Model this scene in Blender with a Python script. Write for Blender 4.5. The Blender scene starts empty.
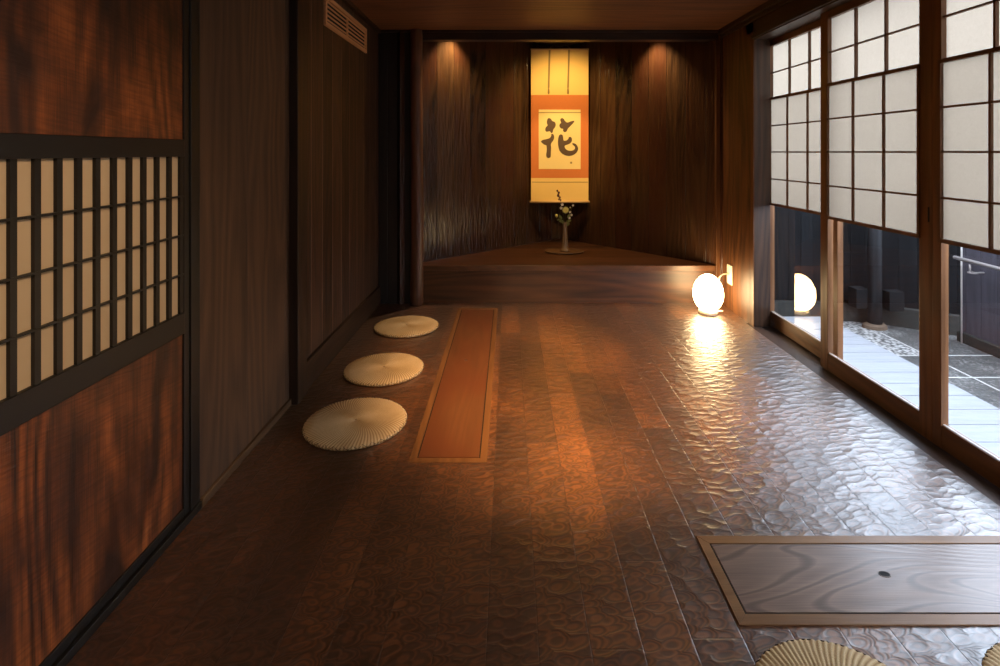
import bpy, bmesh, math, random
from mathutils import Vector, Matrix, geometry
random.seed(7)
scene = bpy.context.scene
col = scene.collection
PI = math.pi

# ------------------------------------------------------------------ mesh helpers
class MB:
    def __init__(s): s.v = []; s.f = []
    def quad(s, a, b, c, d):
        n = len(s.v); s.v += [tuple(a), tuple(b), tuple(c), tuple(d)]; s.f.append((n, n+1, n+2, n+3)); return s
    def box(s, x0, x1, y0, y1, z0, z1):
        n = len(s.v)
        s.v += [(x0,y0,z0),(x1,y0,z0),(x1,y1,z0),(x0,y1,z0),(x0,y0,z1),(x1,y0,z1),(x1,y1,z1),(x0,y1,z1)]
        s.f += [(n,n+3,n+2,n+1),(n+4,n+5,n+6,n+7),(n,n+1,n+5,n+4),(n+1,n+2,n+6,n+5),(n+2,n+3,n+7,n+6),(n+3,n,n+4,n+7)]
        return s
    def prism(s, pts, z0, z1):                      # pts counter-clockwise in XY
        n = len(s.v); k = len(pts)
        s.v += [(p[0],p[1],z0) for p in pts] + [(p[0],p[1],z1) for p in pts]
        s.f.append(tuple(n+i for i in reversed(range(k)))); s.f.append(tuple(n+k+i for i in range(k)))
        for i in range(k):
            j = (i+1) % k; s.f.append((n+i, n+j, n+k+j, n+k+i))
        return s
    def poly_fill(s, pts, fn):                      # 2D outline -> tessellated flat patch, fn maps 2D to 3D
        n = len(s.v)
        s.v += [tuple(fn(p)) for p in pts]
        for t in geometry.tessellate_polygon([[Vector((p[0], p[1], 0)) for p in pts]]):
            s.f.append(tuple(n+i for i in t))
        return s
    def lathe(s, prof, c=(0,0,0), seg=32, sx=1, sy=1, cap=True):   # prof [(r,z)]
        n = len(s.v); m = len(prof)
        for r, z in prof:
            for i in range(seg):
                a = 2*PI*i/seg; s.v.append((c[0]+r*sx*math.cos(a), c[1]+r*sy*math.sin(a), c[2]+z))
        for j in range(m-1):
            for i in range(seg):
                k = (i+1) % seg
                s.f.append((n+j*seg+i, n+j*seg+k, n+(j+1)*seg+k, n+(j+1)*seg+i))
        if cap:
            s.f.append(tuple(n+i for i in reversed(range(seg)))); s.f.append(tuple(n+(m-1)*seg+i for i in range(seg)))
        return s
    def tube(s, pts, rad, seg=8, closed=False):
        pts = [Vector(p) for p in pts]; m = len(pts); n = len(s.v)
        if not hasattr(rad, '__len__'): rad = [rad]*m
        up = Vector((0,0,1)); prev = None
        for j, p in enumerate(pts):
            if closed: t = pts[(j+1) % m]-pts[j-1]
            else: t = pts[min(j+1,m-1)]-pts[max(j-1,0)]
            t.normalize()
            if prev is None:
                a = t.cross(up)
                if a.length < .1: a = t.cross(Vector((1,0,0)))
            else: a = prev - t*prev.dot(t)
            a.normalize(); b = t.cross(a); prev = a
            for i in range(seg):
                th = 2*PI*i/seg; s.v.append(tuple(p + (a*math.cos(th)+b*math.sin(th))*rad[j]))
        for j in range(m if closed else m-1):
            j2 = (j+1) % m
            for i in range(seg):
                k = (i+1) % seg
                s.f.append((n+j*seg+i, n+j*seg+k, n+j2*seg+k, n+j2*seg+i))
        if not closed:
            s.f.append(tuple(n+i for i in reversed(range(seg)))); s.f.append(tuple(n+(m-1)*seg+i for i in range(seg)))
        return s
    def ball(s, c, r, sx=1, sy=1, sz=1, seg=12, rings=8):
        prof = []
        for j in range(rings+1):
            a = -PI/2+PI*j/rings; prof.append((max(r*math.cos(a), 1e-4), r*sz*math.sin(a)))
        return s.lathe(prof, c, seg, sx, sy)
    def build(s, name, mat, parent=None, smooth=False, bevel=0, loc=None, rotz=None):
        me = bpy.data.meshes.new(name); me.from_pydata(s.v, [], s.f); me.update()
        bm = bmesh.new(); bm.from_mesh(me); bmesh.ops.recalc_face_normals(bm, faces=bm.faces); bm.to_mesh(me); bm.free()
        me.materials.append(mat)
        if smooth:
            for p in me.polygons: p.use_smooth = True
        o = bpy.data.objects.new(name, me); col.objects.link(o)
        if parent: o.parent = parent
        if loc: o.location = loc
        if rotz is not None: o.rotation_euler = (0,0,rotz)
        if bevel:
            m = o.modifiers.new('bevel', 'BEVEL'); m.width = bevel; m.segments = 2; m.limit_method = 'ANGLE'; m.angle_limit = .6
        return o

def box(x0,x1,y0,y1,z0,z1): return MB().box(x0,x1,y0,y1,z0,z1)
def tag(o, label=None, cat=None, group=None, kind=None):
    if label: o['label'] = label
    if cat: o['category'] = cat
    if group: o['group'] = group
    if kind: o['kind'] = kind
    return o
def struct(o, label, cat): return tag(o, label, cat, kind='structure')
def empty(name, loc=(0,0,0), rotz=0):
    o = bpy.data.objects.new(name, None); col.objects.link(o); o.location = loc; o.rotation_euler = (0,0,rotz)
    o.empty_display_size = .1
    return o
def copy_tree(o, parent=None):
    c = o.copy(); col.objects.link(c)
    if parent: c.parent = parent
    for ch in [x for x in bpy.data.objects if x.parent == o]: copy_tree(ch, c)
    return c

# ------------------------------------------------------------------ material helpers
def srgb(r, g, b):
    f = lambda c: (c/255)/12.92 if c/255 <= .04045 else ((c/255+.055)/1.055)**2.4
    return (f(r), f(g), f(b), 1)
class N:
    def __init__(s, name):
        s.m = bpy.data.materials.new(name); s.m.use_nodes = True
        s.t = s.m.node_tree; s.t.nodes.clear(); s.out = s.t.nodes.new('ShaderNodeOutputMaterial')
    def n(s, typ, ins=None, **props):
        nd = s.t.nodes.new(typ)
        for k, v in props.items(): setattr(nd, k, v)
        for k, v in (ins or {}).items(): s.set(nd, k, v)
        return nd
    def set(s, nd, k, v):
        sock = nd.inputs[k]
        if isinstance(v, bpy.types.NodeSocket): s.t.links.new(v, sock)
        elif isinstance(v, bpy.types.Node): s.t.links.new(v.outputs[0], sock)
        else: sock.default_value = v
    def math(s, op, a, b=None, c=None):
        ins = {0: a}
        if b is not None: ins[1] = b
        if c is not None: ins[2] = c
        return s.n('ShaderNodeMath', ins, operation=op).outputs[0]
    def coords(s):
        tc = s.n('ShaderNodeTexCoord'); sp = s.n('ShaderNodeSeparateXYZ', {0: tc.outputs['Object']})
        return tc.outputs['Object'], sp.outputs[0], sp.outputs[1], sp.outputs[2]
    def vec(s, x, y, z): return s.n('ShaderNodeCombineXYZ', {0: x, 1: y, 2: z}).outputs[0]
    def noise(s, v, scale, detail=3, rough=.55, dist=0, dim='3D'):
        return s.n('ShaderNodeTexNoise', {'Vector': v, 'Scale': scale, 'Detail': detail, 'Roughness': rough, 'Distortion': dist}).outputs[0]
    def ramp(s, fac, stops):
        r = s.n('ShaderNodeValToRGB', {0: fac}); e = r.color_ramp.elements
        while len(e) < len(stops): e.new(.5)
        for el, (p, c) in zip(e, stops): el.position = p; el.color = c
        return r.outputs[0]
    def rng(s, v, a, b, c, d, clamp=True):
        return s.n('ShaderNodeMapRange', {0: v, 1: a, 2: b, 3: c, 4: d}, clamp=clamp).outputs[0]
    def mix(s, fac, a, b, mode='MIX'):
        nd = s.n('ShaderNodeMix', data_type='RGBA', blend_type=mode)
        s.set(nd, 0, fac); s.set(nd, 6, a); s.set(nd, 7, b); return nd.outputs[2]
    def bump(s, h, dist=.001, strength=1, normal=None):
        ins = {'Height': h, 'Distance': dist, 'Strength': strength}
        if normal is not None: ins['Normal'] = normal
        return s.n('ShaderNodeBump', ins).outputs[0]
    def pbr(s, color, rough=.5, normal=None, **kw):
        b = s.n('ShaderNodeBsdfPrincipled', {'Base Color': color, 'Roughness': rough})
        if normal is not None: s.set(b, 'Normal', normal)
        for k, v in kw.items(): s.set(b, k.replace('_', ' '), v)
        s.t.links.new(b.outputs[0], s.out.inputs[0]); return s.m

def wood(name, dark, light, grain='Z', across='Y', plank=0, offset=0, rough=.45, fibre=.0006, seam=.5,
         contrast=1.0, ringfreq=14, patch=None, patchscale=1.4, vary=.35, coarse=0, lightseam=None, cross=0, spec=.5, lines=0, dist=.3):
    m = N(name); V, x, y, z = m.coords(); ax = {'X': x, 'Y': y, 'Z': z}
    g, a = ax[grain], ax[across]; t = ax[[k for k in 'XYZ' if k not in (grain, across)][0]]
    if plank:
        u = m.math('DIVIDE', m.math('ADD', a, offset), plank)
        idx = m.math('FLOOR', u)
        rn = m.n('ShaderNodeTexWhiteNoise', {'W': idx}, noise_dimensions='1D').outputs[0]
        g2 = m.math('ADD', g, m.math('MULTIPLY', rn, 9.0)); t2 = m.math('ADD', t, m.math('MULTIPLY', rn, 5.0))
        e = m.math('ABSOLUTE', m.math('SUBTRACT', m.math('FRACT', u), .5))
        dist = m.math('MULTIPLY', m.math('SUBTRACT', .5, e), plank)          # metres from the seam
        sm = m.rng(dist, .0, .004, 1, 0)
    else: g2, t2, rn, sm = g, t, None, None
    lo = m.vec(a, t2, m.math('MULTIPLY', g2, .14))
    base = m.noise(lo, 2.6, 2, .5, dist)
    rings = m.math('SINE', m.math('MULTIPLY', m.math('ADD', base, m.math('MULTIPLY', a, .8)), ringfreq*6.28))
    rings = m.rng(rings, -1, 1, 0, 1)
    streak = m.noise(m.vec(m.math('MULTIPLY', a, 22), m.math('MULTIPLY', t2, 22), m.math('MULTIPLY', g2, .9)), 1.0, 4, .6)
    fine = m.noise(m.vec(m.math('MULTIPLY', a, 260), m.math('MULTIPLY', t2, 260), m.math('MULTIPLY', g2, 7)), 1.0, 2, .6)
    f = m.math('ADD', m.math('MULTIPLY', streak, .62*contrast), m.math('MULTIPLY', rings, .2*contrast))
    f = m.math('ADD', f, m.math('MULTIPLY', fine, .34*contrast))
    f = m.math('SUBTRACT', f, .58*contrast-.5)
    if rn is not None: f = m.math('ADD', f, m.math('MULTIPLY', m.math('SUBTRACT', rn, .5), vary))
    c = m.ramp(f, [(.2, dark), (.8, light)])
    if lines: c = m.mix(m.math('MULTIPLY', m.rng(rings, .80, 1, 0, 1), lines), c, dark)
    if patch:
        pn = m.noise(m.vec(m.math('MULTIPLY', a, 3.2*patchscale), t2, m.math('MULTIPLY', g2, 1.3*patchscale)), 1.0, 3, .55, .6)
        c = m.mix(m.rng(pn, .38, .66, 0, 1), c, patch)
    if sm is not None:
        c = m.mix(m.math('MULTIPLY', sm, seam), c, lightseam or (0.004, .003, .002, 1))
    h = m.math('ADD', m.math('MULTIPLY', fine, .5), m.math('MULTIPLY', rings, .5))
    nrm = m.bump(h, fibre)
    if coarse:
        cw = m.noise(m.vec(m.math('MULTIPLY', a, 46), m.math('MULTIPLY', t2, 46), m.math('MULTIPLY', g2, 5)), 1.0, 2, .5, .4)
        nrm = m.bump(cw, coarse, normal=nrm)
    if cross:
        cn = m.noise(m.vec(m.math('MULTIPLY', a, 9), t2, m.math('ADD', m.math('MULTIPLY', g2, 130), m.math('MULTIPLY', a, 18))), 1.0, 2, .5, .5)
        nrm = m.bump(cn, cross, normal=nrm)
        c = m.mix(m.rng(cn, .42, .62, 0, .3), c, dark)
    if sm is not None: nrm = m.bump(m.math('SUBTRACT', 1, sm), .002, normal=nrm)
    return m.pbr(c, rough, nrm, Specular_IOR_Level=spec)

def adze_floor():
    m = N('adzed_floor_wood'); V, x, y, z = m.coords(); W = .137
    u = m.math('DIVIDE', m.math('ADD', x, .059), W); idx = m.math('FLOOR', u)
    rn = m.n('ShaderNodeTexWhiteNoise', {'W': idx}, noise_dimensions='1D').outputs[0]
    yl = m.math('DIVIDE', m.math('ADD', y, m.math('MULTIPLY', rn, 3.1)), 1.35)      # plank ends
    jdx = m.math('FLOOR', yl)
    rn2 = m.n('ShaderNodeTexWhiteNoise', {'Vector': m.vec(idx, jdx, 0)}, noise_dimensions='3D').outputs[0]
    dx = m.math('MULTIPLY', m.math('SUBTRACT', .5, m.math('ABSOLUTE', m.math('SUBTRACT', m.math('FRACT', u), .5))), W)
    dy = m.math('MULTIPLY', m.math('SUBTRACT', .5, m.math('ABSOLUTE', m.math('SUBTRACT', m.math('FRACT', yl), .5))), 1.35)
    edge = m.math('MINIMUM', dx, dy)
    sm = m.rng(edge, .0, .0026, 1, 0)
    # scallops left by the adze: short across-grain hollows with sharp ridges between them
    wob = m.noise(V, 7, 2, .5)
    sx = m.math('ADD', m.math('MULTIPLY', x, 17), m.math('ADD', m.math('MULTIPLY', rn2, 37), m.math('MULTIPLY', wob, 1.3)))
    sy = m.math('ADD', m.math('MULTIPLY', y, 35), m.math('ADD', m.math('MULTIPLY', x, -5), m.math('MULTIPLY', wob, 2.2)))
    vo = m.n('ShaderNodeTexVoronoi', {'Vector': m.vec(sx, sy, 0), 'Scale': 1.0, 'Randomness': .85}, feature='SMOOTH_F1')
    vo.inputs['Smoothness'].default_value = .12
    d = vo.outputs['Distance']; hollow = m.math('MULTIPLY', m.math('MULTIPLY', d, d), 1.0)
    base = m.noise(m.vec(x, m.math('MULTIPLY', m.math('ADD', y, m.math('MULTIPLY', rn2, 6)), .16), rn2), 3.2, 2, .5)
    ring = m.math('SINE', m.math('MULTIPLY', m.math('ADD', m.math('ADD', base, m.math('MULTIPLY', x, 1.1)), m.math('MULTIPLY', hollow, .22)), 95))
    ring = m.rng(ring, -1, 1, 0, 1)
    fine = m.noise(m.vec(m.math('MULTIPLY', x, 240), m.math('MULTIPLY', y, 9), rn2), 1, 2, .6)
    big = m.noise(m.vec(x, m.math('MULTIPLY', y, .6), 3), 2.2, 3, .6)
    f = m.math('ADD', m.math('MULTIPLY', ring, .36), m.math('MULTIPLY', fine, .2))
    f = m.math('ADD', f, m.math('ADD', m.math('MULTIPLY', rn2, .28), .05))
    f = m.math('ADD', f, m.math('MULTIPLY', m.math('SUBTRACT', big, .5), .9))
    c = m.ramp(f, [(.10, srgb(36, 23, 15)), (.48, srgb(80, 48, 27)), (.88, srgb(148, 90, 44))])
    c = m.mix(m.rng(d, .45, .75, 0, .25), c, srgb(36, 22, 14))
    c = m.mix(m.math('MULTIPLY', sm, .55), c, (.01, .007, .005, 1))
    nrm = m.bump(m.math('ADD', m.math('MULTIPLY', fine, .6), ring), .00025)
    nrm = m.bump(hollow, .0038, normal=nrm)
    nrm = m.bump(m.math('SUBTRACT', 1, sm), .0006, normal=nrm)
    return m.pbr(c, m.rng(fine, .3, .7, .34, .48), nrm, Specular_IOR_Level=.9, Coat_Weight=1.0, Coat_Roughness=.36, Coat_IOR=1.9, Coat_Normal=nrm)

def plain(name, color, rough=.5, vary=.1, scale=30, bumpd=0, **kw):
    m = N(name); V, x, y, z = m.coords(); nz = m.noise(V, scale, 3)
    c = m.mix(m.rng(nz, .3, .7, 0, vary*2), color, tuple(k*(1-vary*2) for k in color[:3])+(1,))
    nrm = m.bump(nz, bumpd) if bumpd else None
    return m.pbr(c, rough, nrm, **kw)

def paper_mat(name, trans, diff, w=.75, scale=60):
    m = N(name); V, x, y, z = m.coords()
    fib = m.noise(m.vec(m.math('MULTIPLY', x, 1), m.math('MULTIPLY', y, 1), m.math('MULTIPLY', z, 1)), scale, 4, .7, 1.5)
    k = m.rng(fib, .3, .7, .88, 1.06)
    tcol = m.mix(1, trans, m.vec(k, k, k), 'MULTIPLY')
    tr = m.n('ShaderNodeBsdfTranslucent', {'Color': tcol}); df = m.n('ShaderNodeBsdfDiffuse', {'Color': diff})
    mx = m.n('ShaderNodeMixShader', {0: w, 1: df, 2: tr}); m.t.links.new(mx.outputs[0], m.out.inputs[0]); return m.m

def glass_mat():
    m = N('clear_window_glass')
    ge = m.n('ShaderNodeNewGeometry')
    dp = m.n('ShaderNodeVectorMath', {0: ge.outputs['Normal'], 1: ge.outputs['Incoming']}, operation='DOT_PRODUCT').outputs['Value']
    k = m.math('ADD', m.math('MULTIPLY', m.math('POWER', m.math('SUBTRACT', 1, m.math('ABSOLUTE', dp)), 4.5), .95), .05)
    k = m.math('MINIMUM', m.math('MULTIPLY', k, 1.6), 1.0)
    tr = m.n('ShaderNodeBsdfTransparent', {'Color': (.93, .95, .95, 1)}); gl = m.n('ShaderNodeBsdfGlossy', {'Color': (1,1,1,1), 'Roughness': 0.0})
    mx = m.n('ShaderNodeMixShader', {0: k, 1: tr, 2: gl}); m.t.links.new(mx.outputs[0], m.out.inputs[0]); return m.m

def emis(name, color, strength):
    m = N(name); e = m.n('ShaderNodeEmission', {'Color': color, 'Strength': strength}); m.t.links.new(e.outputs[0], m.out.inputs[0]); return m.m

M = {}
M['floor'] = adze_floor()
M['wall_far'] = wood('dark_board_wall', srgb(36,25,19), srgb(90,61,43), plank=.17, offset=.058, rough=.5, coarse=.0015, lightseam=srgb(170,128,96), seam=.7, vary=.25)
M['wall_near'] = wood('greyed_board_wall', srgb(46,34,26), srgb(104,76,54), plank=.36, offset=0, rough=.6, seam=.25, vary=.2)
M['wall_side'] = wood('stained_board_wall', srgb(48,28,16), srgb(122,76,40), plank=.145, rough=.42, seam=.7, vary=.3)
M['alcove'] = wood('alcove_carved_boards', srgb(26,18,12), srgb(88,62,38), across='X', plank=.19, rough=.27, coarse=.009, seam=.7, patch=srgb(70,40,24), patchscale=.7, vary=.35)
M['alcove_front'] = wood('dark_side_board', srgb(16,12,10), srgb(38,28,21), across='X', plank=.13, rough=.55, seam=.5)
M['ceil'] = wood('ceiling_boards', srgb(70,44,28), srgb(128,84,54), grain='X', across='Y', plank=.62, offset=.0635, rough=.5, seam=.85)
M['dark_trim'] = wood('dark_trim_wood', srgb(26,18,14), srgb(62,42,30), rough=.45)
M['dark_trim_x'] = wood('dark_beam_wood', srgb(26,17,12), srgb(64,40,26), grain='X', across='Z', rough=.45)
M['dark_trim_y'] = wood('dark_rail_wood', srgb(28,20,15), srgb(74,50,34), grain='Y', across='Z', rough=.45)
M['jamb'] = wood('window_post_wood', srgb(40,26,18), srgb(98,68,46), across='X', rough=.42)
M['strip_wood'] = wood('brown_strip_wood', srgb(60,44,30), srgb(112,86,58), grain='Y', across='Z', rough=.5)
M['black_trim'] = plain('blackened_door_wood', srgb(20,19,18), .45, .25, 12)
M['door_wood'] = wood('sliding_door_frame_wood', srgb(78,48,26), srgb(150,98,54), across='Y', rough=.38, contrast=.8)
M['door_wood_h'] = wood('sliding_door_rail_wood', srgb(72,46,24), srgb(136,88,48), grain='Y', across='Z', rough=.36, contrast=.8)
M['door_lattice'] = wood('shoji_lattice_wood', srgb(74,46,26), srgb(136,88,50), across='Y', rough=.5, contrast=.6)
M['red_panel'] = wood('burnished_red_panel', srgb(46,24,14), srgb(176,100,50), rough=.45, patch=srgb(48,27,18), patchscale=1.9, cross=.0010, contrast=1.35)
M['hatch'] = wood('hatch_lid_wood', srgb(78,48,28), srgb(128,82,50), grain='Y', across='X', rough=.33, ringfreq=9, fibre=.0004, contrast=.9, lines=.4, patch=srgb(104,58,34), patchscale=1.2)
M['hatch_f'] = wood('hatch_frame_wood', srgb(80,52,28), srgb(136,92,54), grain='Y', across='X', rough=.35, contrast=.7)
M['hatch2'] = wood('near_hatch_lid_wood', srgb(72,54,46), srgb(168,138,118), grain='X', across='Y', rough=.33, ringfreq=30, fibre=.0008, contrast=.7, spec=1.0, lines=.7, dist=.6)
M['hatch2_f'] = wood('near_hatch_frame_wood', srgb(96,66,40), srgb(166,122,80), grain='X', across='Y', rough=.38, contrast=.7)
M['step'] = wood('alcove_platform_wood', srgb(44,27,17), srgb(118,74,44), grain='X', across='Y', rough=.3, lines=.4, plank=.42, seam=.6, fibre=.0005)
M['riser'] = wood('alcove_riser_wood', srgb(36,22,13), srgb(98,58,32), grain='X', across='Z', rough=.38)
M['pillar'] = wood('peeled_log_wood', srgb(54,32,22), srgb(120,76,50), across='X', rough=.42, coarse=.003)
M['vent'] = wood('vent_grille_wood', srgb(196,142,98), srgb(236,184,134), grain='Y', across='Z', rough=.5)
M['paper'] = paper_mat('shoji_paper', (.275,.225,.168,1), (.62,.56,.47,1), .72)
M['paper_low'] = paper_mat('lower_shoji_paper', (.235,.185,.134,1), (.6,.54,.44,1), .72)  # slightly darker, warmer paper for the lowered panels
M['screen_paper'] = plain('lattice_screen_paper', srgb(206,184,150), .9, .05, 40)
M['glass'] = glass_mat()
M['deck'] = wood('pale_deck_boards', srgb(128,130,134), srgb(160,163,168), grain='X', across='Y', rough=.7, contrast=.5)
M['black'] = plain('dark_recess', (.004,.004,.004,1), .8, .1)

def stone():
    m = N('outdoor_stone_paving'); V, x, y, z = m.coords()
    vo = m.n('ShaderNodeTexVoronoi', {'Vector': V, 'Scale': 85.0}); sp = m.noise(V, 220, 2); big = m.noise(V, 5, 3)
    f = m.math('ADD', m.math('MULTIPLY', m.rng(vo.outputs['Color'], 0, 1, 0, 1), .5), m.math('MULTIPLY', big, .6))
    c = m.ramp(f, [(.15, srgb(48,49,50)), (.6, srgb(84,83,80)), (1, srgb(165,163,160))])
    jy = None
    for yy in (3.49, 3.15, 2.45, 1.75, 1.05, .35):
        k = m.math('LESS_THAN', m.math('ABSOLUTE', m.math('SUBTRACT', y, yy)), .006)
        jy = k if jy is None else m.math('MAXIMUM', jy, k)
    jx = m.math('LESS_THAN', m.math('ABSOLUTE', m.math('SUBTRACT', x, 2.92)), .006)
    j = m.math('MULTIPLY', m.math('MAXIMUM', jx, jy), m.math('LESS_THAN', y, 3.93))
    c = m.mix(m.math('MULTIPLY', j, .8), c, srgb(212,210,204))
    peb = m.math('MULTIPLY', m.math('LESS_THAN', x, 2.91), m.math('GREATER_THAN', y, 3.5))
    v2 = m.n('ShaderNodeTexVoronoi', {'Vector': V, 'Scale': 38.0}, feature='F1')
    pc = m.ramp(m.math('SUBTRACT', 1, v2.outputs['Distance']), [(.25, srgb(40,40,40)), (.8, srgb(206,204,200))])
    c = m.mix(m.math('MULTIPLY', peb, .85), c, pc)
    return m.pbr(c, .6, m.bump(m.math('ADD', vo.outputs['Distance'], m.math('MULTIPLY', sp, .5)), .002))
M['stone'] = stone()
M['concrete'] = plain('rough_concrete', srgb(60,60,57), .9, .25, 25, .003, Specular_IOR_Level=.15)
M['fence'] = wood('slate_fence_boards', srgb(60,57,62), srgb(98,94,104), across='Y', plank=.12, spec=.25, rough=.7, vary=.2, contrast=.6)
M['fence_back'] = wood('blackened_fence_boards', srgb(12,12,13), srgb(30,31,33), across='X', plank=.1, spec=.12, rough=.85, vary=.3, contrast=.8)
M['dark_block'] = plain('dark_grey_block', srgb(28,28,29), .9, .2, 25, .002, Specular_IOR_Level=.15)
M['steel'] = plain('brushed_steel', (.40,.35,.335,1), .4, .05, 40, Metallic=.3)
M['pale_metal'] = plain('pale_painted_metal', srgb(214,206,198), .5, .05)
M['straw'] = None

# ------------------------------------------------------------------ geometry constants
XL, XR, YB, YN, H = -1.12, 1.82, 4.305, -2.2, 2.34
AC = (.568, 5.63)                                     # inner corner of the alcove
AL, ARt = (-.87, 4.314), (1.80, 4.28)

# ---- room shell
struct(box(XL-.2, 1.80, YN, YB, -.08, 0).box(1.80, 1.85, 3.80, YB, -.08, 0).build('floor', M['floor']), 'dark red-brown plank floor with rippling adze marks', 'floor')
struct(box(XL-.2, XR+.2, YN, YB+.02, H, H+.06).build('ceiling', M['ceil']), 'brown wooden board ceiling', 'ceiling')
w = MB(); w.box(XL-.12, XL, 2.69, YB+.05, 0, H+.05)
struct(w.build('wall_left', M['wall_far']), 'dark vertical board wall behind the three cushions on the left', 'wall')
w = MB(); w.box(-1.26, -1.13, 1.825, 2.57, 0, H+.05)
struct(w.build('wall_left_near', M['wall_near']), 'greyish brown vertical board wall between lattice door and dark post', 'wall')
w = MB(); w.box(-1.26, -1.13, YN, .80, 0, H+.05)
struct(w.build('wall_left_rear', M['wall_near']), 'board wall on the left before the lattice door', 'wall')
struct(box(XL-.2, XR+.2, YN-.1, YN, 0, H+.05).build('wall_front', M['wall_near']), 'board wall behind the camera', 'wall')
w = MB(); w.box(XR, XR+.12, 3.83, YB+.1, 0, H+.05); w.box(XR, 1.826, 3.721, 3.83, 0, 2.30); w.box(XR+.12, XR+.165, 3.83, YB+.1, 0, H+.05)
struct(w.build('wall_right', M['wall_side']), 'narrow brown board wall beside the glowing lamp', 'wall')
w = MB(); w.box(XR, XR+.22, YN, -.10, 0, H+.05)
struct(w.build('wall_right_rear', M['wall_side']), 'board wall on the right before the sliding doors', 'wall')
w = MB(); w.box(XR+.0, XR+.22, -.10, 3.84, 2.19, H+.05)
struct(w.build('wall_right_upper', M['dark_trim_y']), 'dark board strip above the sliding shoji doors', 'wall')
w = MB(); w.box(XL-.1, -.80, YB-.015, YB+.10, 0, H+.05)
struct(w.build('wall_back', M['alcove_front']), 'narrow near-black board wall left of the log pillar', 'wall')

def alcove_wall(name, p, q, label):
    p, q = Vector(p), Vector(q); d = q-p; L = d.length
    o = box(0, L, 0, .05, 0, 2.6).build(name, M['alcove'], loc=(p.x, p.y, 0), rotz=math.atan2(d.y, d.x))
    return struct(o, label, 'wall')
alcove_wall('wall_alcove_left', (AL[0]-.06, AL[1]-.055), AC, 'carved dark board wall left of the hanging scroll')
alcove_wall('wall_alcove_right', AC, (ARt[0]+.04, AC[1]-(ARt[0]+.04-AC[0])*1.0968), 'carved dark board wall right of the hanging scroll')
struct(MB().prism([(-.98,4.37),(1.92,4.37),(1.92,4.5),(.62,5.75),(.5,5.75),(-.98,4.5)], 2.48, 2.52).build('ceiling_alcove', M['ceil']),
       'small triangular ceiling above the hanging scroll', 'ceiling')

# ---- trims
struct(box(-.80, XR+.02, YB-.02, YB+.07, 2.262, 2.55).build('trim_1', M['dark_trim_x'], bevel=.003), 'dark beam across the top of the alcove opening', 'trim')
struct(box(XL, XR, YB-.045, YB-.015, 2.325, H).build('trim_2', M['dark_trim_x']), 'thin moulding where ceiling meets the alcove beam', 'trim')
struct(MB().box(XR-.04, XR, .66, YB-.045, 2.30, H).box(XR-.018, XR, .66, YB-.045, 2.27, 2.30).build('trim_3', M['dark_trim_y'], bevel=.003),
       'stepped moulding along the ceiling above the sliding doors', 'trim')
struct(box(XL, XL+.03, 2.69, YB-.045, 2.31, H).build('trim_4', M['dark_trim_y'], bevel=.003), 'slim moulding along the ceiling above the wall vent', 'trim')
struct(box(-1.24, -1.085, 2.57, 2.69, 0, H).build('trim_5', M['dark_trim'], bevel=.003), 'dark square post standing between the two left wall panels', 'post')
struct(box(-1.26, -1.127, 1.772, 1.825, 0, H).build('trim_6', M['black_trim'], bevel=.002), 'black post beside the lattice door', 'post')
struct(MB().box(1.826, 1.945, 3.72, 3.83, 0, 2.34).build('trim_7', M['jamb'], bevel=.002), 'broad brown post between lamp wall and first sliding door', 'post')
struct(box(1.772, 1.806, YB-.03, YB+.05, 0, 2.262).build('trim_8', M['wall_side'], bevel=.003), 'slim corner strip at the right edge of the alcove', 'trim')
struct(MB().box(1.815, 2.03, -.10, 3.72, 2.135, 2.19).box(1.945, 2.03, 3.72, 3.83, 2.135, 2.19).box(1.80, 1.826, -.10, 3.72, 2.143, 2.165).build('trim_9', M['dark_trim_y'], bevel=.002), 'brown lintel over the sliding doors', 'trim')
sl = MB().box(1.80, 1.885, YN, 3.80, -.08, .0).box(1.885, 2.03, YN, 3.80, -.08, -.004)
struct(sl.build('trim_10', M['dark_trim_y'], bevel=.002), 'brown floor sill with tracks under the sliding doors', 'sill')
struct(box(XL, XL+.02, 2.69, YB-.015, 0, .155).build('baseboard_left', M['dark_trim_y'], bevel=.003), 'wide brown baseboard under the board wall by the cushions', 'baseboard')
struct(box(-1.13, -1.117, 1.825, 2.57, 0, .034).build('baseboard_left_near', M['strip_wood'], bevel=.003), 'thin light brown strip along the foot of the greyish wall', 'baseboard')
struct(box(-1.26, -1.12, .80, 1.825, 0, .028).build('trim_11', M['black_trim'], bevel=.002), 'black floor rail under the lattice door', 'sill')

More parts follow.
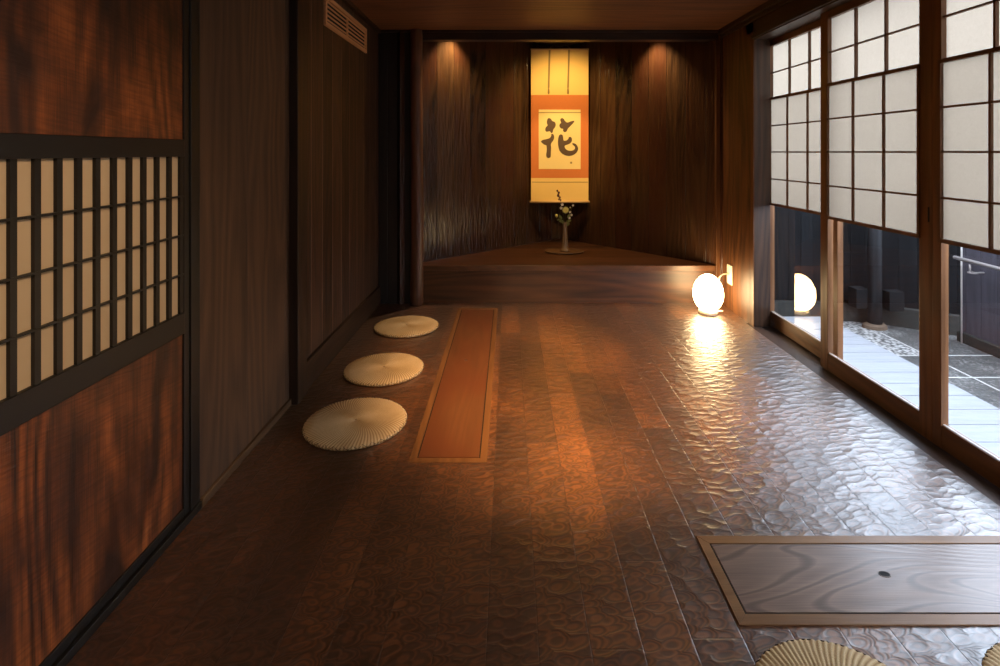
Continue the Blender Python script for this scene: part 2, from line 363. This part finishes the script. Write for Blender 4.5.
# ---- left lattice door
def lattice_door():
    d = empty('door_1', (-1.132, 1.29, .028))
    def P(mb, name, mat, par=d, **k):
        o = mb.build(name, mat, None, **k); o.location = (1.132, -1.29, -.028)
        o.parent = par; return o
    X = -1.132; y0, y1 = .83, 1.772
    fr = MB().box(X-.03, X, y0, y0+.035, .028, 2.1).box(X-.03, X, y1-.03, y1, .028, 2.1)
    fr.box(X-.03, X, y0+.035, y1-.03, .028, .058).box(X-.03, X+.003, y0+.035, y1-.03, .668, .742).box(X-.03, X+.003, y0+.035, y1-.03, 1.284, 1.343).box(X-.03, X, y0+.035, y1-.03, 2.05, 2.1)
    P(fr, 'door_frame', M['black_trim'], bevel=.002)
    P(box(X-.022, X-.006, y0+.035, y1-.03, .058, .668), 'lower_panel', M['red_panel'])
    P(box(X-.022, X-.006, y0+.035, y1-.03, 1.343, 2.05), 'upper_panel', M['red_panel'])
    P(box(X-.014, X-.0102, y0+.035, y1-.03, .742, 1.284), 'paper_screen', M['screen_paper'])
    yy = 1.6657+.0589
    for k in range(-1, 16):
        c = 1.6730-.0588*k
        if c < y0+.04: break
        o = P(box(X-.0100, X-.001, c-.0083, c+.0083, .742, 1.284), 'lattice_bar', M['black_trim'])
    for z in (.874, 1.01, 1.146):
        P(box(X-.0098, X-.0002, y0+.035, y1-.03, z-.003, z+.003), 'cross_bar', M['black_trim'])
    return d
struct(lattice_door(), 'black lattice sliding door with red-brown wood panels above and below pale paper', 'door')
struct(box(-1.26, -1.128, .80, 1.772, 2.10, H).build('trim_12', M['black_trim']), 'black strip above the lattice door', 'trim')
struct(box(-1.26, -1.24, .80, 1.772, 0, 2.10).build('wall_left_pocket', M['black']), 'dark backing behind the lattice door', 'wall')

# ---- right sliding doors
def shoji_door(n, X, ya, yb, cells, lf, ln, label, inner=True):
    """far stile ends at yb (largest Y); cells = paper edges from far to near"""
    d = empty('door_%d' % n, (X+.017, (ya+yb)/2, 0)); inv = (-(X+.017), -(ya+yb)/2, 0)
    def P(mb, name, mat, **k):
        o = mb.build(name, mat, d, **k); o.location = inv; return o
    pf, pn = cells[0], cells[-1]
    fr = MB().box(X, X+.034, pf, yb, .004, 2.135).box(X, X+.034, ya, pn, .004, 2.135)
    P(fr, 'stile', M['door_wood'], bevel=.002)
    P(MB().box(X+.002, X+.032, pn, pf, .004, .107), 'bottom_rail', M['door_wood_h'], bevel=.002)
    P(box(X+.002, X+.032, pn, pf, 2.09, 2.135), 'top_rail', M['door_wood_h'], bevel=.002)
    P(MB().quad((X+.02, pn, .107), (X+.02, pf, .107), (X+.02, pf, 1.70), (X+.02, pn, 1.70)), 'glass_pane', M['glass'])
    P(MB().box(X+.008, X+.018, pn, pf, .107, .1095), 'glazing_bead', M['pale_metal'])
    # fixed upper shoji
    la = MB()
    for c in cells[1:-1]: la.box(X+.009, X+.024, c-.005-.0, c+.005, 1.70, 2.09)
    la.box(X+.009, X+.024, pn, pf, 1.887, 1.895).box(X+.005, X+.026, pn, pf, 1.694, 1.708)
    P(la, 'upper_lattice', M['door_lattice'])
    P(MB().quad((X+.024, pn, 1.70), (X+.024, pf, 1.70), (X+.024, pf, 2.09), (X+.024, pn, 2.09)), 'upper_paper', M['paper'])
    # lowered inner shoji
    s0, s1 = pn-.006, pf+.010
    lf_ = MB().box(X-.006, X+.010, s1-.012, s1, .905, 1.70).box(X-.006, X+.010, s0, s0+.012, .905, 1.70)
    lf_.box(X-.006, X+.010, s0+.012, s1-.012, .905, .921).box(X-.006, X+.010, s0+.012, s1-.012, 1.688, 1.70)
    for i in range(1, 3):
        c = s1 + (s0-s1)*i/3; lf_.box(X-.003, X+.008, c-.005, c+.005, .92, 1.69)
    for z in (1.10, 1.30, 1.495): lf_.box(X-.002, X+.008, s0+.012, s1-.012, z-.0045, z+.0045)
    P(lf_, 'lower_lattice', M['door_lattice'])
    P(MB().quad((X+.009, s0+.006, .91), (X+.009, s1-.006, .91), (X+.009, s1-.006, 1.695), (X+.009, s0+.006, 1.695)), 'lower_paper', M['paper_low'])
    if n == 3:
        P(box(X-.0012, X+.002, 2.244, 2.252, .985, 1.052), 'finger_pull', M['black'])
    return struct(d, label, 'door')
shoji_door(2, 1.953, 2.972, 3.80, [3.742, 3.509, 3.276, 3.043], 0, 0, 'farthest sliding shoji and glass door, next to the broad brown post')
shoji_door(3, 1.887, 2.231, 3.03, [2.962, 2.742, 2.522, 2.302], 0, 0, 'second sliding shoji and glass door, showing deck and outdoor pillar')
shoji_door(4, 1.887, 1.43, 2.229, [2.184, 1.954, 1.73, 1.50], 0, 0, 'nearest sliding shoji and glass door, showing the outdoor handrail')
shoji_door(6, 1.887, -.10, .70, [.63, .41, .19, -.03], 0, 0, 'added shoji door out of view on the right, letting daylight onto the near floor')  # out of view, added so more daylight reaches the near floor
shoji_door(5, 1.953, .68, 1.50, [1.43, 1.20, .98, .75], 0, 0, 'unseen shoji door on the right, included for its daylight')  # unseen panel, included for the daylight it lets in

# ---- alcove platform and pillar
pf = empty('alcove_platform', (.5, YB, 0))
def PP(mb, name, mat, **k):
    o = mb.build(name, mat, pf, **k); o.location = (-.5, -YB, 0); return o
front = []
nseg = 40
for i in range(nseg+1):
    xx = -.745 + (1.772+.745)*i/nseg
    front.append((xx, YB-.022+.004*math.sin(xx*3.1)+.003*math.sin(xx*7.7+1)))
top = front + [(1.772, 4.32), (AC[0]+.005, AC[1]-.012), (-.83, 4.36), (-.745, 4.36)]
PP(MB().prism(top, .282, .327), 'top_board', M['step'], bevel=.003)
PP(box(-.745, 1.772, YB, YB+.03, .0, .282), 'riser_board', M['riser'])
tag(pf, 'low brown wooden platform filling the corner alcove under the scroll', 'platform')

pil = MB(); prof = []
pts, rad = [], []
for i in range(25):
    z = 2.34*i/24; pts.append((-.787+.004*math.sin(z*2.3), 4.262+.003*math.sin(z*3.1), z)); rad.append(.055-.005*z/2.34+.0015*math.sin(z*9)+.001*math.sin(z*23))
pil.tube(pts, rad, 28)
tag(pil.build('log_pillar', M['pillar'], smooth=True), 'slim peeled reddish log pillar at the left end of the alcove platform', 'pillar')

# ---- floor hatches
def hatch(x0, x1, y0, y1, fw, hole, label, mf, ml, group=None):
    cx, cy = (x0+x1)/2, (y0+y1)/2
    t = empty('floor_hatch', (cx, cy, 0)); inv = (-cx, -cy, 0)
    def P(mb, name, mat, **k):
        o = mb.build(name, mat, t, **k); o.location = inv; return o
    f = MB(); z = .005
    for a, b in (((x0,y0),(x1,y1)),):
        f.prism([(x0,y0),(x1,y0),(x1-fw,y0+fw),(x0+fw,y0+fw)], 0, z); f.prism([(x1,y0),(x1,y1),(x1-fw,y1-fw),(x1-fw,y0+fw)], 0, z)
        f.prism([(x1,y1),(x0,y1),(x0+fw,y1-fw),(x1-fw,y1-fw)], 0, z); f.prism([(x0,y1),(x0,y0),(x0+fw,y0+fw),(x0+fw,y1-fw)], 0, z)
    P(f, 'hatch_frame', mf, bevel=.001)
    P(box(x0+fw-.001, x1-fw+.001, y0+fw-.001, y1-fw+.001, 0, .0012), 'gap', M['black'])
    g = .005
    P(box(x0+fw+g, x1-fw-g, y0+fw+g, y1-fw-g, .001, .0045), 'lid', ml, bevel=.0008)
    hx, hy, r = hole
    P(MB().lathe([(r, .0045), (r, .0052)], (hx, hy, 0), 24, 1.25, .8), 'finger_hole', M['black'])
    P(MB().tube([(hx+r*1.3*math.cos(a*PI/12), hy+r*.85*math.sin(a*PI/12), .0048) for a in range(24)], .0012, 6, True), 'hole_rim', ml)
    return tag(t, label, 'floor hatch', group)
hatch(-.42, -.092, 2.087, 4.15, .03, (-.268, 3.113, .009), 'long narrow floor hatch lying beside the three straw cushions', M['hatch_f'], M['hatch'])
hatch(.631, 1.745, 1.370, 1.688, .032, (1.152, 1.534, .013), 'wide greyish floor hatch with oval finger hole near the sliding doors', M['hatch2_f'], M['hatch2'])

# ---- straw cushions
def straw():
    m = N('woven_straw'); at = m.n('ShaderNodeAttribute', attribute_name='ridge'); V, x, y, z = m.coords()
    fib = m.noise(V, 260, 3, .6); big = m.noise(V, 9, 2)
    k = m.math('ADD', m.math('MULTIPLY', at.outputs['Fac'], .75), m.math('MULTIPLY', fib, .3))
    c = m.ramp(k, [(.05, srgb(120,92,58)), (.4, srgb(198,164,116)), (.95, srgb(230,206,162))])
    c = m.mix(m.rng(big, .35, .7, 0, .3), c, srgb(168,134,86))
    return m.pbr(c, .7, m.bump(fib, .0012), Specular_IOR_Level=.3)
M['straw'] = straw()
M['cord'] = plain('dark_edge_thread', srgb(74,58,42), .8, .2)
R = .23
def cushion():
    root = empty('straw_cushion')
    nth, nr = 736, 26; RID = 92
    me = bpy.data.meshes.new('woven_body'); vs, fs, at = [], [], []
    def prof(t):                                   # t 0 centre .. 1 rim top
        r = t*R; z = .030 - .006*math.exp(-(t/.08)**2) - .009*max(0, (t-.72)/.28)**2.2
        return r, z
    rows = [prof(i/nr) for i in range(1, nr+1)]
    rows += [(R+.004, .0165), (R+.004, .012), (R+.001, .006), (R-.010, .001)]
    for j, (r, z) in enumerate(rows):
        for i in range(nth):
            th = 2*PI*i/nth
            tw = th + .38*(r/R)                   # radiating folds that swirl a little
            s = .5+.5*math.cos(RID*tw)
            amp = .0022*min(1, r/.07)
            if j >= nr: amp = .0022
            fold = s**.7
            rr = r + (amp*.9*(fold-.5) if j >= nr-1 else 0)
            vs.append((rr*math.cos(th), rr*math.sin(th), max(0.0, z + (amp*(fold-.6) if j < nr else 0))))
            at.append(fold if r > .012 else .5)
    for j in range(len(rows)-1):
        for i in range(nth):
            k = (i+1) % nth; fs.append((j*nth+i, j*nth+k, (j+1)*nth+k, (j+1)*nth+i)[::-1])
    c = len(vs); vs.append((0,0,.023)); at.append(.4)
    for i in range(nth): fs.append((c, i, (i+1) % nth))
    L = (len(rows)-1)*nth; fs.append(tuple(L+i for i in reversed(range(nth))))
    me.from_pydata(vs, [], fs); me.update()
    a = me.attributes.new('ridge', 'FLOAT', 'POINT'); a.data.foreach_set('value', at)
    for p in me.polygons: p.use_smooth = True
    me.materials.append(M['straw'])
    b = bpy.data.objects.new('woven_body', me); col.objects.link(b); b.parent = root
    zz = []
    for i in range(0, 144):
        th = 2*PI*i/144; hi = i % 4
        z = [.0165, .0225, .0165, .0095][hi]; r = R+[.0055, -.002, .0055, .0058][hi]
        zz.append((r*math.cos(th), r*math.sin(th), z))
    MB().tube(zz, .0011, 5, True).build('edge_thread', M['cord'], root)
    MB().ball((0,0,.0235), .006, sz=.5, seg=12, rings=6).build('centre_knot', M['straw'], root)
    return root
c0 = cushion()
spots = [(-.730, 2.385, 0, 'round woven straw cushion nearest the lattice door, front of the row of three', (1.02,.95)),
         (-.742, 2.972, PI, 'round woven straw cushion in the middle of the row along the left wall', (.99,.93)),
         (-.757, 3.695, 0, 'round woven straw cushion at the far end of the row, nearest the alcove', (1.0,.92)),
         (.778, 1.082, 2.9, 'pale round straw cushion cut by the bottom edge, below the greyish hatch', (1,1)),
         (1.346, 1.082, 3.9, 'pale round straw cushion at the bottom right corner, only its rim showing', (1,1))]
for i, (x, y, r, lab, s) in enumerate(spots):
    o = c0 if i == 0 else copy_tree(c0)
    o.location = (x, y, .0); o.rotation_euler = (0, 0, r); o.scale = (s[0], s[1], 1)
    tag(o, lab, 'cushion', 'round straw cushions on the floor')

# ---- wall vent
v = empty('wall_vent', (XL, 3.45, 2.067))
def VP(mb, name, mat, **k):
    o = mb.build(name, mat, v, **k); o.location = (-XL, -3.45, -2.067); return o
y0, y1, z0, z1 = 3.016, 3.889, 2.067, 2.256
VP(box(XL, XL+.002, y0+.01, y1-.01, z0+.01, z1-.01), 'backing', M['black'])
VP(MB().box(XL, XL+.016, y0, y1, z0, z0+.026).box(XL, XL+.016, y0, y1, z1-.026, z1).box(XL, XL+.016, y0, y0+.026, z0+.026, z1-.026).box(XL, XL+.016, y1-.026, y1, z0+.026, z1-.026), 'vent_frame', M['vent'], bevel=.002)
ns = 5
for i in range(ns):
    z = z0+.026 + (z1-z0-.052)*(i+.5)/ns
    VP(box(XL+.010, XL+.014, y0+.026, y1-.026, z-.0055, z+.0055), 'slat', M['vent'])
VP(box(XL+.002, XL+.0098, 3.435, 3.455, z0+.026, z1-.026), 'divider', M['vent'])
tag(v, 'brown slatted wooden vent grille high on the left wall', 'vent')

# ---- hanging scroll
SY = 5.24
def sx(px): return (px-509)/500*SY
def sz(py): return 1.3-(py-152)/500*SY
cloth_y = plain('pale_gold_silk', srgb(236,196,112), .75, .06, 60, .0003)
cloth_o = plain('russet_brocade', srgb(206,118,52), .75, .10, 45, .0003)
paper_c = plain('cream_scroll_paper', srgb(240,212,140), .8, .05, 25)
ink = plain('brown_black_ink', srgb(88,64,36), .6, .15, 60)
stripm = plain('olive_silk_strip', srgb(140,116,66), .75, .1)
roll = wood('scroll_roller_wood', srgb(176,136,84), srgb(226,184,122), grain='X', across='Z', rough=.4)
sc = empty('hanging_scroll', (sx(559.5), SY, sz(203)))
def SP(mb, name, mat, par=None, **k):
    o = mb.build(name, mat, par or sc, **k)
    if par is None: o.location = (-sc.location.x, -sc.location.y, -sc.location.z)
    return o
xa, xb = sx(531), sx(588.5)
SP(box(xa, xb, SY, SY+.003, sz(95), sz(50)), 'upper_mounting', cloth_y)
SP(box(xa, xb, SY, SY+.003, sz(178), sz(95)), 'middle_mounting', cloth_o)
SP(box(xa, xb, SY, SY+.003, sz(201), sz(178)), 'lower_mounting', cloth_y)
SP(box(sx(538.7), sx(580.6), SY-.0015, SY, sz(169.1), sz(109.6)), 'writing_paper', paper_c)
SP(MB().box(sx(538.7), sx(580.6), SY-.002, SY-.0015, sz(113), sz(112.3)), 'border_line', stripm)
SP(box(sx(532), sx(588), SY-.001, SY-.0, sz(182.4), sz(181.8)), 'border_line', stripm)
def chaikin(p, it=2):
    for _ in range(it):
        q = []
        for i in range(len(p)):
            a, b = p[i], p[(i+1) % len(p)]
            q += [(a[0]*.75+b[0]*.25, a[1]*.75+b[1]*.25), (a[0]*.25+b[0]*.75, a[1]*.25+b[1]*.75)]
        p = q
    return p
K = [[(150,150),(172,152),(186,178),(207,180),(216,205),(207,232),(192,245),(190,270),(176,278),(165,257),(150,264),(130,264),(125,240),(135,222),(148,212),(138,190),(143,163)],
     [(255,152),(277,150),(292,178),(312,190),(335,178),(372,170),(366,186),(346,207),(326,227),(312,242),(306,262),(285,270),(273,255),(278,240),(255,237),(242,217),(248,197),(262,190),(250,170)],
     [(86,345),(105,332),(140,325),(163,318),(178,300),(175,282),(193,280),(203,305),(197,332),(182,352),(173,365),(176,400),(173,440),(174,475),(155,485),(140,480),(133,460),(140,420),(138,375),(120,374),(104,360)],
     [(255,285),(273,290),(277,325),(279,340),(303,338),(320,322),(323,306),(345,308),(352,335),(337,360),(312,372),(286,379),(291,400),(306,417),(335,424),(363,418),(376,402),(373,387),(354,372),(349,358),(377,361),(397,385),(402,410),(387,440),(357,461),(320,468),(280,457),(250,432),(237,400),(231,350),(236,310),(244,290)]]
km = MB()
for pl in K:
    km.poly_fill(chaikin(pl), lambda p: (sx(530+p[0]/8.32), SY-.0024, sz(100+p[1]/8.32)))
SP(km, 'calligraphy', ink)
SP(box(sx(570.2), sx(572), SY-.0022, SY-.0016, sz(163.6), sz(161.8)), 'seal_mark', stripm)
for px, pb in ((549.6, 548.6), (569.0, 568.0)):
    st = MB(); st.quad((sx(px-.9), SY-.003, sz(50)), (sx(px+.9), SY-.003, sz(50)), (sx(pb+.9), SY-.003, sz(88)), (sx(pb-.9), SY-.003, sz(88)))
    s_ = SP(st, 'hanging_strip', stripm)
    SP(MB().lathe([(.004,0),(.011,.012),(.009,.05),(.004,.066)], (sx(pb), SY-.006, sz(94.2)), 10, 1, .5), 'tassel', stripm, par=s_)
SP(MB().tube([(xa-.004, SY, sz(49.3)), (xb+.004, SY, sz(49.3))], .008, 12), 'top_rod', roll)
SP(MB().tube([(xa-.012, SY, sz(201.8)), (xb+.012, SY, sz(201.8))], .012, 14), 'bottom_roller', roll, smooth=True)
SP(MB().tube([(sx(549), SY+.002, sz(49)), (sx(560), SY+.001, 2.476), (sx(571), SY+.002, sz(49))], .0022, 6), 'hanging_cord', stripm)
tag(sc, 'tall gold and orange hanging scroll with one brushed character', 'scroll')

# ---- tray, vase and flowers
VX, VY, VZ = .545, 4.865, .327
tray = wood('tray_wood', srgb(74,50,32), srgb(122,88,58), grain='X', across='Y', rough=.35)
tag(MB().lathe([(.15,0),(.185,.004),(.195,.012),(.190,.014),(.17,.009),(.001,.008)], (VX-.005, VY+.0, VZ), 48, 1, .72).build('wooden_tray', tray, smooth=True),
    'thin oval brown tray under the slim flower vase', 'tray')
vm = plain('brown_stoneware', srgb(132,104,74), .4, .2, 14, .001)
vz = VZ+.0088
tag(MB().lathe([(.040,0),(.046,.004),(.044,.014),(.034,.024),(.029,.06),(.0245,.14),(.020,.21),(.020,.25),(.0235,.272),(.024,.276),(.020,.272),(.014,.24),(.012,.12)], (VX, VY, vz), 32).build('flower_vase', vm, smooth=True),
    'slim brown stoneware vase standing on the oval tray', 'vase')
stem_m = plain('green_brown_stem', srgb(92,84,44), .7, .2)
leaf_m = plain('muted_green_leaf', srgb(120,124,62), .55, .2)
yel_m = plain('pale_yellow_petal', srgb(232,218,132), .6, .1)
wht_m = plain('white_blossom_petal', srgb(224,208,190), .6, .1)
bud_m = plain('dark_red_bud', srgb(112,62,44), .6, .2)
def fp(px, py, dy=0): return Vector(((px-509)/500*(VY+dy), VY+dy, 1.3-(py-152)/500*(VY+dy)))
base = Vector((VX, VY, vz+.20))
def leaf(mb, p, d, l, wd):
    d = Vector(d).normalized(); sdir = d.cross(Vector((.3,1,.2))).normalized(); u = d.cross(sdir)
    n = len(mb.v); rows = 6
    for j in range(rows+1):
        t = j/rows; wv = wd*math.sin(PI*min(1, t*.94+.03))**.8; q = Vector(p)+d*l*t+u*(l*.12*math.sin(PI*t))
        mb.v += [tuple(q-sdir*wv), tuple(q+u*.0015), tuple(q+sdir*wv)]
    for j in range(rows):
        a = n+j*3; mb.f += [(a,a+1,a+4,a+3),(a+1,a+2,a+5,a+4)]
def blossom(mb, c, r, n=5):
    for k in range(n):
        a = 2*PI*k/n+.4; leaf(mb, Vector(c), (math.cos(a), -.45, math.sin(a)), r, r*.42)
    mb.ball(c, r*.25, seg=8, rings=5)
def stem(name, path, label, cat):
    s = MB().tube(path, [.0022*(1-.5*i/len(path)) for i in range(len(path))], 7).build(name, stem_m); tag(s, label, cat, 'flowers in the alcove vase'); return s
# yellow flower
tipy = fp(565.5, 210)
s1 = stem('chrysanthemum', [base, fp(564.5, 226), fp(565, 218), tipy], 'pale yellow round flower at the centre of the vase', 'flower')
fb = MB()
for ring_i, (nn, ln, el) in enumerate(((16, .036, .15), (14, .031, .55), (10, .023, .95), (6, .014, 1.25))):
    for k in range(nn):
        a = 2*PI*k/nn+ring_i*.3
        leaf(fb, tipy, (math.cos(a)*math.cos(el), -.5*math.sin(el)-.15, math.sin(a)*math.cos(el)+.55*math.sin(el)), ln, .0055)
fb.build('flower_head', yel_m, s1)
lb = MB()
for px, py, dx, dz in ((563,222,-.8,.5),(566,222,.9,.4),(562,219,-.6,.9),(567,218,.7,.8),(564,224,-.3,.6),(565,225,.5,.2)):
    leaf(lb, fp(px,py), (dx,-.3,dz), .055, .015)
lb.build('leaf', leaf_m, s1)
# tall budded branch
path = [base, fp(563.5, 224), fp(563, 213), fp(560.5, 203), fp(559, 196), fp(557.5, 190.5)]
s2 = stem('budding_branch', path, 'tall thin dark branch with small buds leaning up before the scroll', 'flower branch')
for px, py, r in ((557.3,190.8,.009),(558.8,192.8,.011),(558.2,195.5,.013),(559.8,197.5,.010),(558.9,199.5,.008),(560.6,200,.008)):
    MB().ball(tuple(fp(px,py,-.004)), r, sz=1.25, seg=10, rings=6).build('bud', bud_m, s2, smooth=True)
for px, py in ((562.3,204.5),(561,208)):
    b = MB(); blossom(b, fp(px,py,-.01), .017); b.build('blossom', wht_m, s2)
# right sprig
s3 = stem('blossom_sprig', [base, fp(566,222), fp(569,214), fp(573,205.5)], 'small white blossom sprig reaching right from the vase', 'flower sprig')
for px, py, r in ((573,205.3,.013),(570.2,207.5,.009),(570,212,.013),(571.5,215,.014),(569.5,218,.014)):
    b = MB(); blossom(b, fp(px,py,-.012), r); b.build('blossom', wht_m, s3)
# left sprig
s4 = stem('leaf_sprig', [base, fp(562.5,222), fp(559.5,219), fp(556.5,216)], 'pale bud sprig reaching left from the vase', 'flower sprig')
b = MB(); b.ball(tuple(fp(556.5,215.8,-.01)), .014, sz=1.2, seg=10, rings=6); b.build('bud', yel_m, s4, smooth=True)
b = MB(); leaf(b, fp(560,219), (-.6,-.2,-.2), .035, .009); leaf(b, fp(561.5,220), (-.3,-.2,.9), .04, .009); leaf(b, fp(563,221), (-.9,-.2,-.1), .04, .008); b.build('leaf', leaf_m, s4)

# ---- egg lamp on a wall bracket
GX, GY = 1.605, 4.03
lamp = empty('egg_lamp', (GX, GY, 0))
glow = emis('glowing_lamp_shade', (1, .71, .36, 1), 23.0)
lm = plain('white_lamp_fitting', srgb(236,224,200), .35, .03)
prof = []
for j in range(25):
    a = -PI/2+PI*j/24; zz_ = math.sin(a); rr = math.cos(a)*(1-.05*zz_); prof.append((max(.117*rr, .0005), .160+.150*zz_+.006))
prof = [p for p in prof if p[1] > .03]
MB().lathe(prof, (0,0,0), 40).build('lamp_shade', glow, lamp, smooth=True)
MB().lathe([(.074,0),(.078,.004),(.075,.02),(.066,.036)], (0,0,0), 36).build('base_ring', lm, lamp, smooth=True)
wx = XR-GX
MB().box(wx-.012, wx, .03, .12, .215, .372).build('wall_plate', lm, lamp, bevel=.004)
arm = [(wx-.010,.075,.30),(wx-.04,.072,.302),(wx-.075,.066,.296),(wx-.098,.058,.275),(wx-.108,.05,.245),(wx-.118,.044,.225)]
MB().tube(arm, .006, 10).build('bracket_arm', lm, lamp, smooth=True)
MB().box(.070, .115, -.02, .0, .018, .024).build('base_tab', lm, lamp, bevel=.002)
tag(lamp, 'glowing white egg-shaped lamp on the floor in the alcove corner', 'lamp')

# ------------------------------------------------------------------ outside
GZ = -.12
struct(box(2.03, 12, -3, 9, GZ-.1, GZ).build('ground', M['stone']), 'grey stone paving with pale joints beyond the deck', 'ground')
dk = MB(); y = -1.5
while y < 4.02:
    dk.box(2.045, 2.54, y, y+.141, -.055, -.03); y += .146
dk.box(2.05, 2.09, -1.5, 4.0, GZ, -.055).box(2.48, 2.52, -1.5, 4.0, GZ, -.055)
struct(dk.build('outdoor_deck', M['deck'], bevel=.002), 'pale boarded deck outside the sliding doors', 'deck')
of = empty('board_fence', (3.42, 1.3, GZ))
def FP(mb, name, mat, **k):
    o = mb.build(name, mat, of, **k); o.location = (-3.42, -1.3, -GZ); return o
FP(box(3.40, 3.44, -1.5, 3.75, GZ+.07, .95), 'board_panel', M['fence'])
FP(box(3.37, 3.45, -1.5, 3.765, GZ, GZ+.075), 'plinth', M['concrete'], bevel=.004)
FP(box(3.38, 3.46, -1.5, 3.76, .95, .98), 'cap_rail', M['fence'])
tag(of, 'blue-grey vertical board fence behind the outdoor handrail', 'fence')
bf = empty('dark_fence', (2.6, 4.3, GZ))
def BP(mb, name, mat, **k):
    o = mb.build(name, mat, bf, **k); o.location = (-2.6, -4.3, -GZ); return o
ptsF = [(2.10,4.235),(2.84,4.20),(3.06,4.13),(3.55,3.80)]
def strip(z0, z1, th, off=0):
    mb = MB()
    for a, b in zip(ptsF, ptsF[1:]):
        d = (Vector(b)-Vector(a)).normalized(); nrm = Vector((-d.y, d.x)); a = Vector(a)-d*.06; b = Vector(b)+d*.06
        p = [Vector(a)+nrm*off, Vector(b)+nrm*off, Vector(b)+nrm*(off+th), Vector(a)+nrm*(off+th)]
        mb.prism([tuple(q) for q in p], z0, z1)
    return mb
BP(strip(GZ, .03, .16), 'stone_footing', M['concrete'])
BP(strip(.03, 1.0, .03, .06), 'board_panel', M['fence_back'])
tag(bf, 'blackened board fence on a low stone footing at the far end of the deck', 'fence')
op = empty('outdoor_pillar', (2.955, 4.04, GZ))
MB().lathe([(.085,0),(.08,.025),(.06,.04)], (0,0,0), 20, 1.1, .8).build('base_stone', plain('warm_base_stone', srgb(100,80,62), .8, .2, 20, .003), op)
MB().lathe([(.05,.04),(.048,.8),(.05,1.25)], (0,0,0), 20).build('post', wood('weathered_grey_post', srgb(26,26,27), srgb(58,58,60), across='X', spec=.15, rough=.8), op, smooth=True)
tag(op, 'weathered round grey pillar on a flat stone at the end of the deck', 'pillar')
tag(box(2.815, 2.92, 4.05, 4.15, .03, .19).build('timber_block', M['dark_block'], bevel=.005), 'grey block on the footing left of the outdoor pillar', 'block', 'grey blocks on the fence footing')
tag(box(3.03, 3.15, 3.98, 4.06, .03, .185).build('timber_block', M['dark_block'], bevel=.005), 'grey block on the footing right of the outdoor pillar', 'block', 'grey blocks on the fence footing')
tag(MB().tube([(3.36, 3.712, GZ), (3.36, 3.712, .95)], .0055, 10).build('metal_pole', M['pale_metal'], smooth=True), 'thin pale upright pole at the end of the blue-grey fence', 'pole')
hr = empty('handrail', (3.30, 2.6, .5))
MB().tube([(0, 1.10, .02), (0, -.2, -.005), (0,-1.6,-.03)], .0135, 14).build('rail', M['steel'], hr, smooth=True)
MB().ball((0,1.10,.02), .0135, seg=12, rings=8).build('end_cap', M['steel'], hr, smooth=True)
for yy in (.98, -.6):
    b = MB().tube([(0, yy, -.005), (.0, yy, -.05), (.03, yy, -.065), (.10, yy, -.065)], .007, 8); b.lathe([(.03,0),(.03,.008)], (.02, yy, -.069), 12)
    b.build('wall_bracket', M['steel'], hr, smooth=True)
tag(hr, 'brushed steel handrail fixed along the blue-grey fence', 'handrail')

# ------------------------------------------------------------------ lights
wd = bpy.data.worlds.new('overcast_sky'); scene.world = wd; wd.use_nodes = True
bg = wd.node_tree.nodes['Background']; bg.inputs[0].default_value = (.76, .87, 1.06, 1); bg.inputs[1].default_value = 8.8
def spot(name, loc, target, power, color, size=60, blend=.6, radius=.03):
    l = bpy.data.lights.new(name, 'SPOT'); l.energy = power; l.color = color; l.spot_size = math.radians(size); l.spot_blend = blend; l.shadow_soft_size = radius
    o = bpy.data.objects.new(name, l); col.objects.link(o); o.location = loc
    o.rotation_euler = (Vector(target)-Vector(loc)).to_track_quat('-Z', 'Y').to_euler(); return o
WARM = (1, .70, .38)
spot('scroll_spotlight', (.52, 4.47, 2.40), (.56, 5.24, 1.5), 55, (1,.66,.26), 100, .8)
spot('room_spotlight', (.50, 3.25, 2.31), (.56, 5.24, 1.25), 118, (1,.66,.28), 27, .5)
spot('alcove_downlight', (-.45, 4.52, 2.43), (-.58, 4.62, 1.3), 62, WARM, 92, 1)
spot('alcove_downlight', (1.28, 4.62, 2.43), (1.42, 4.70, 1.3), 56, WARM, 92, 1)
spot('ceiling_downlight', (.30, 1.45, 2.32), (.34, 2.85, 0), 1150, (1,.59,.27), 54, 1, .15)
spot('ceiling_downlight', (.7, .7, 2.32), (-1.13, 1.3, .75), 120, (1,.66,.38), 48, 1, .06)
al = bpy.data.lights.new('rear_fill_light', 'AREA'); al.energy = 17; al.color = (1, .82, .64); al.size = 1.4  # added soft fill behind the camera to lift the dark room, not a fixture
ao = bpy.data.objects.new('rear_fill_light', al); col.objects.link(ao); ao.location = (0, -.7, 2.32)

# ------------------------------------------------------------------ camera
cam = bpy.data.cameras.new('camera'); co = bpy.data.objects.new('camera', cam); col.objects.link(co)
co.location = (0, 0, 1.3); co.rotation_euler = (PI/2, 0, 0)
cam.sensor_width = 36; cam.lens = 18; cam.shift_x = -.009; cam.shift_y = -.181; cam.clip_start = .02
scene.camera = co
scene.view_settings.view_transform = 'Standard'
scene.view_settings.look = 'None'
scene.view_settings.exposure = 0
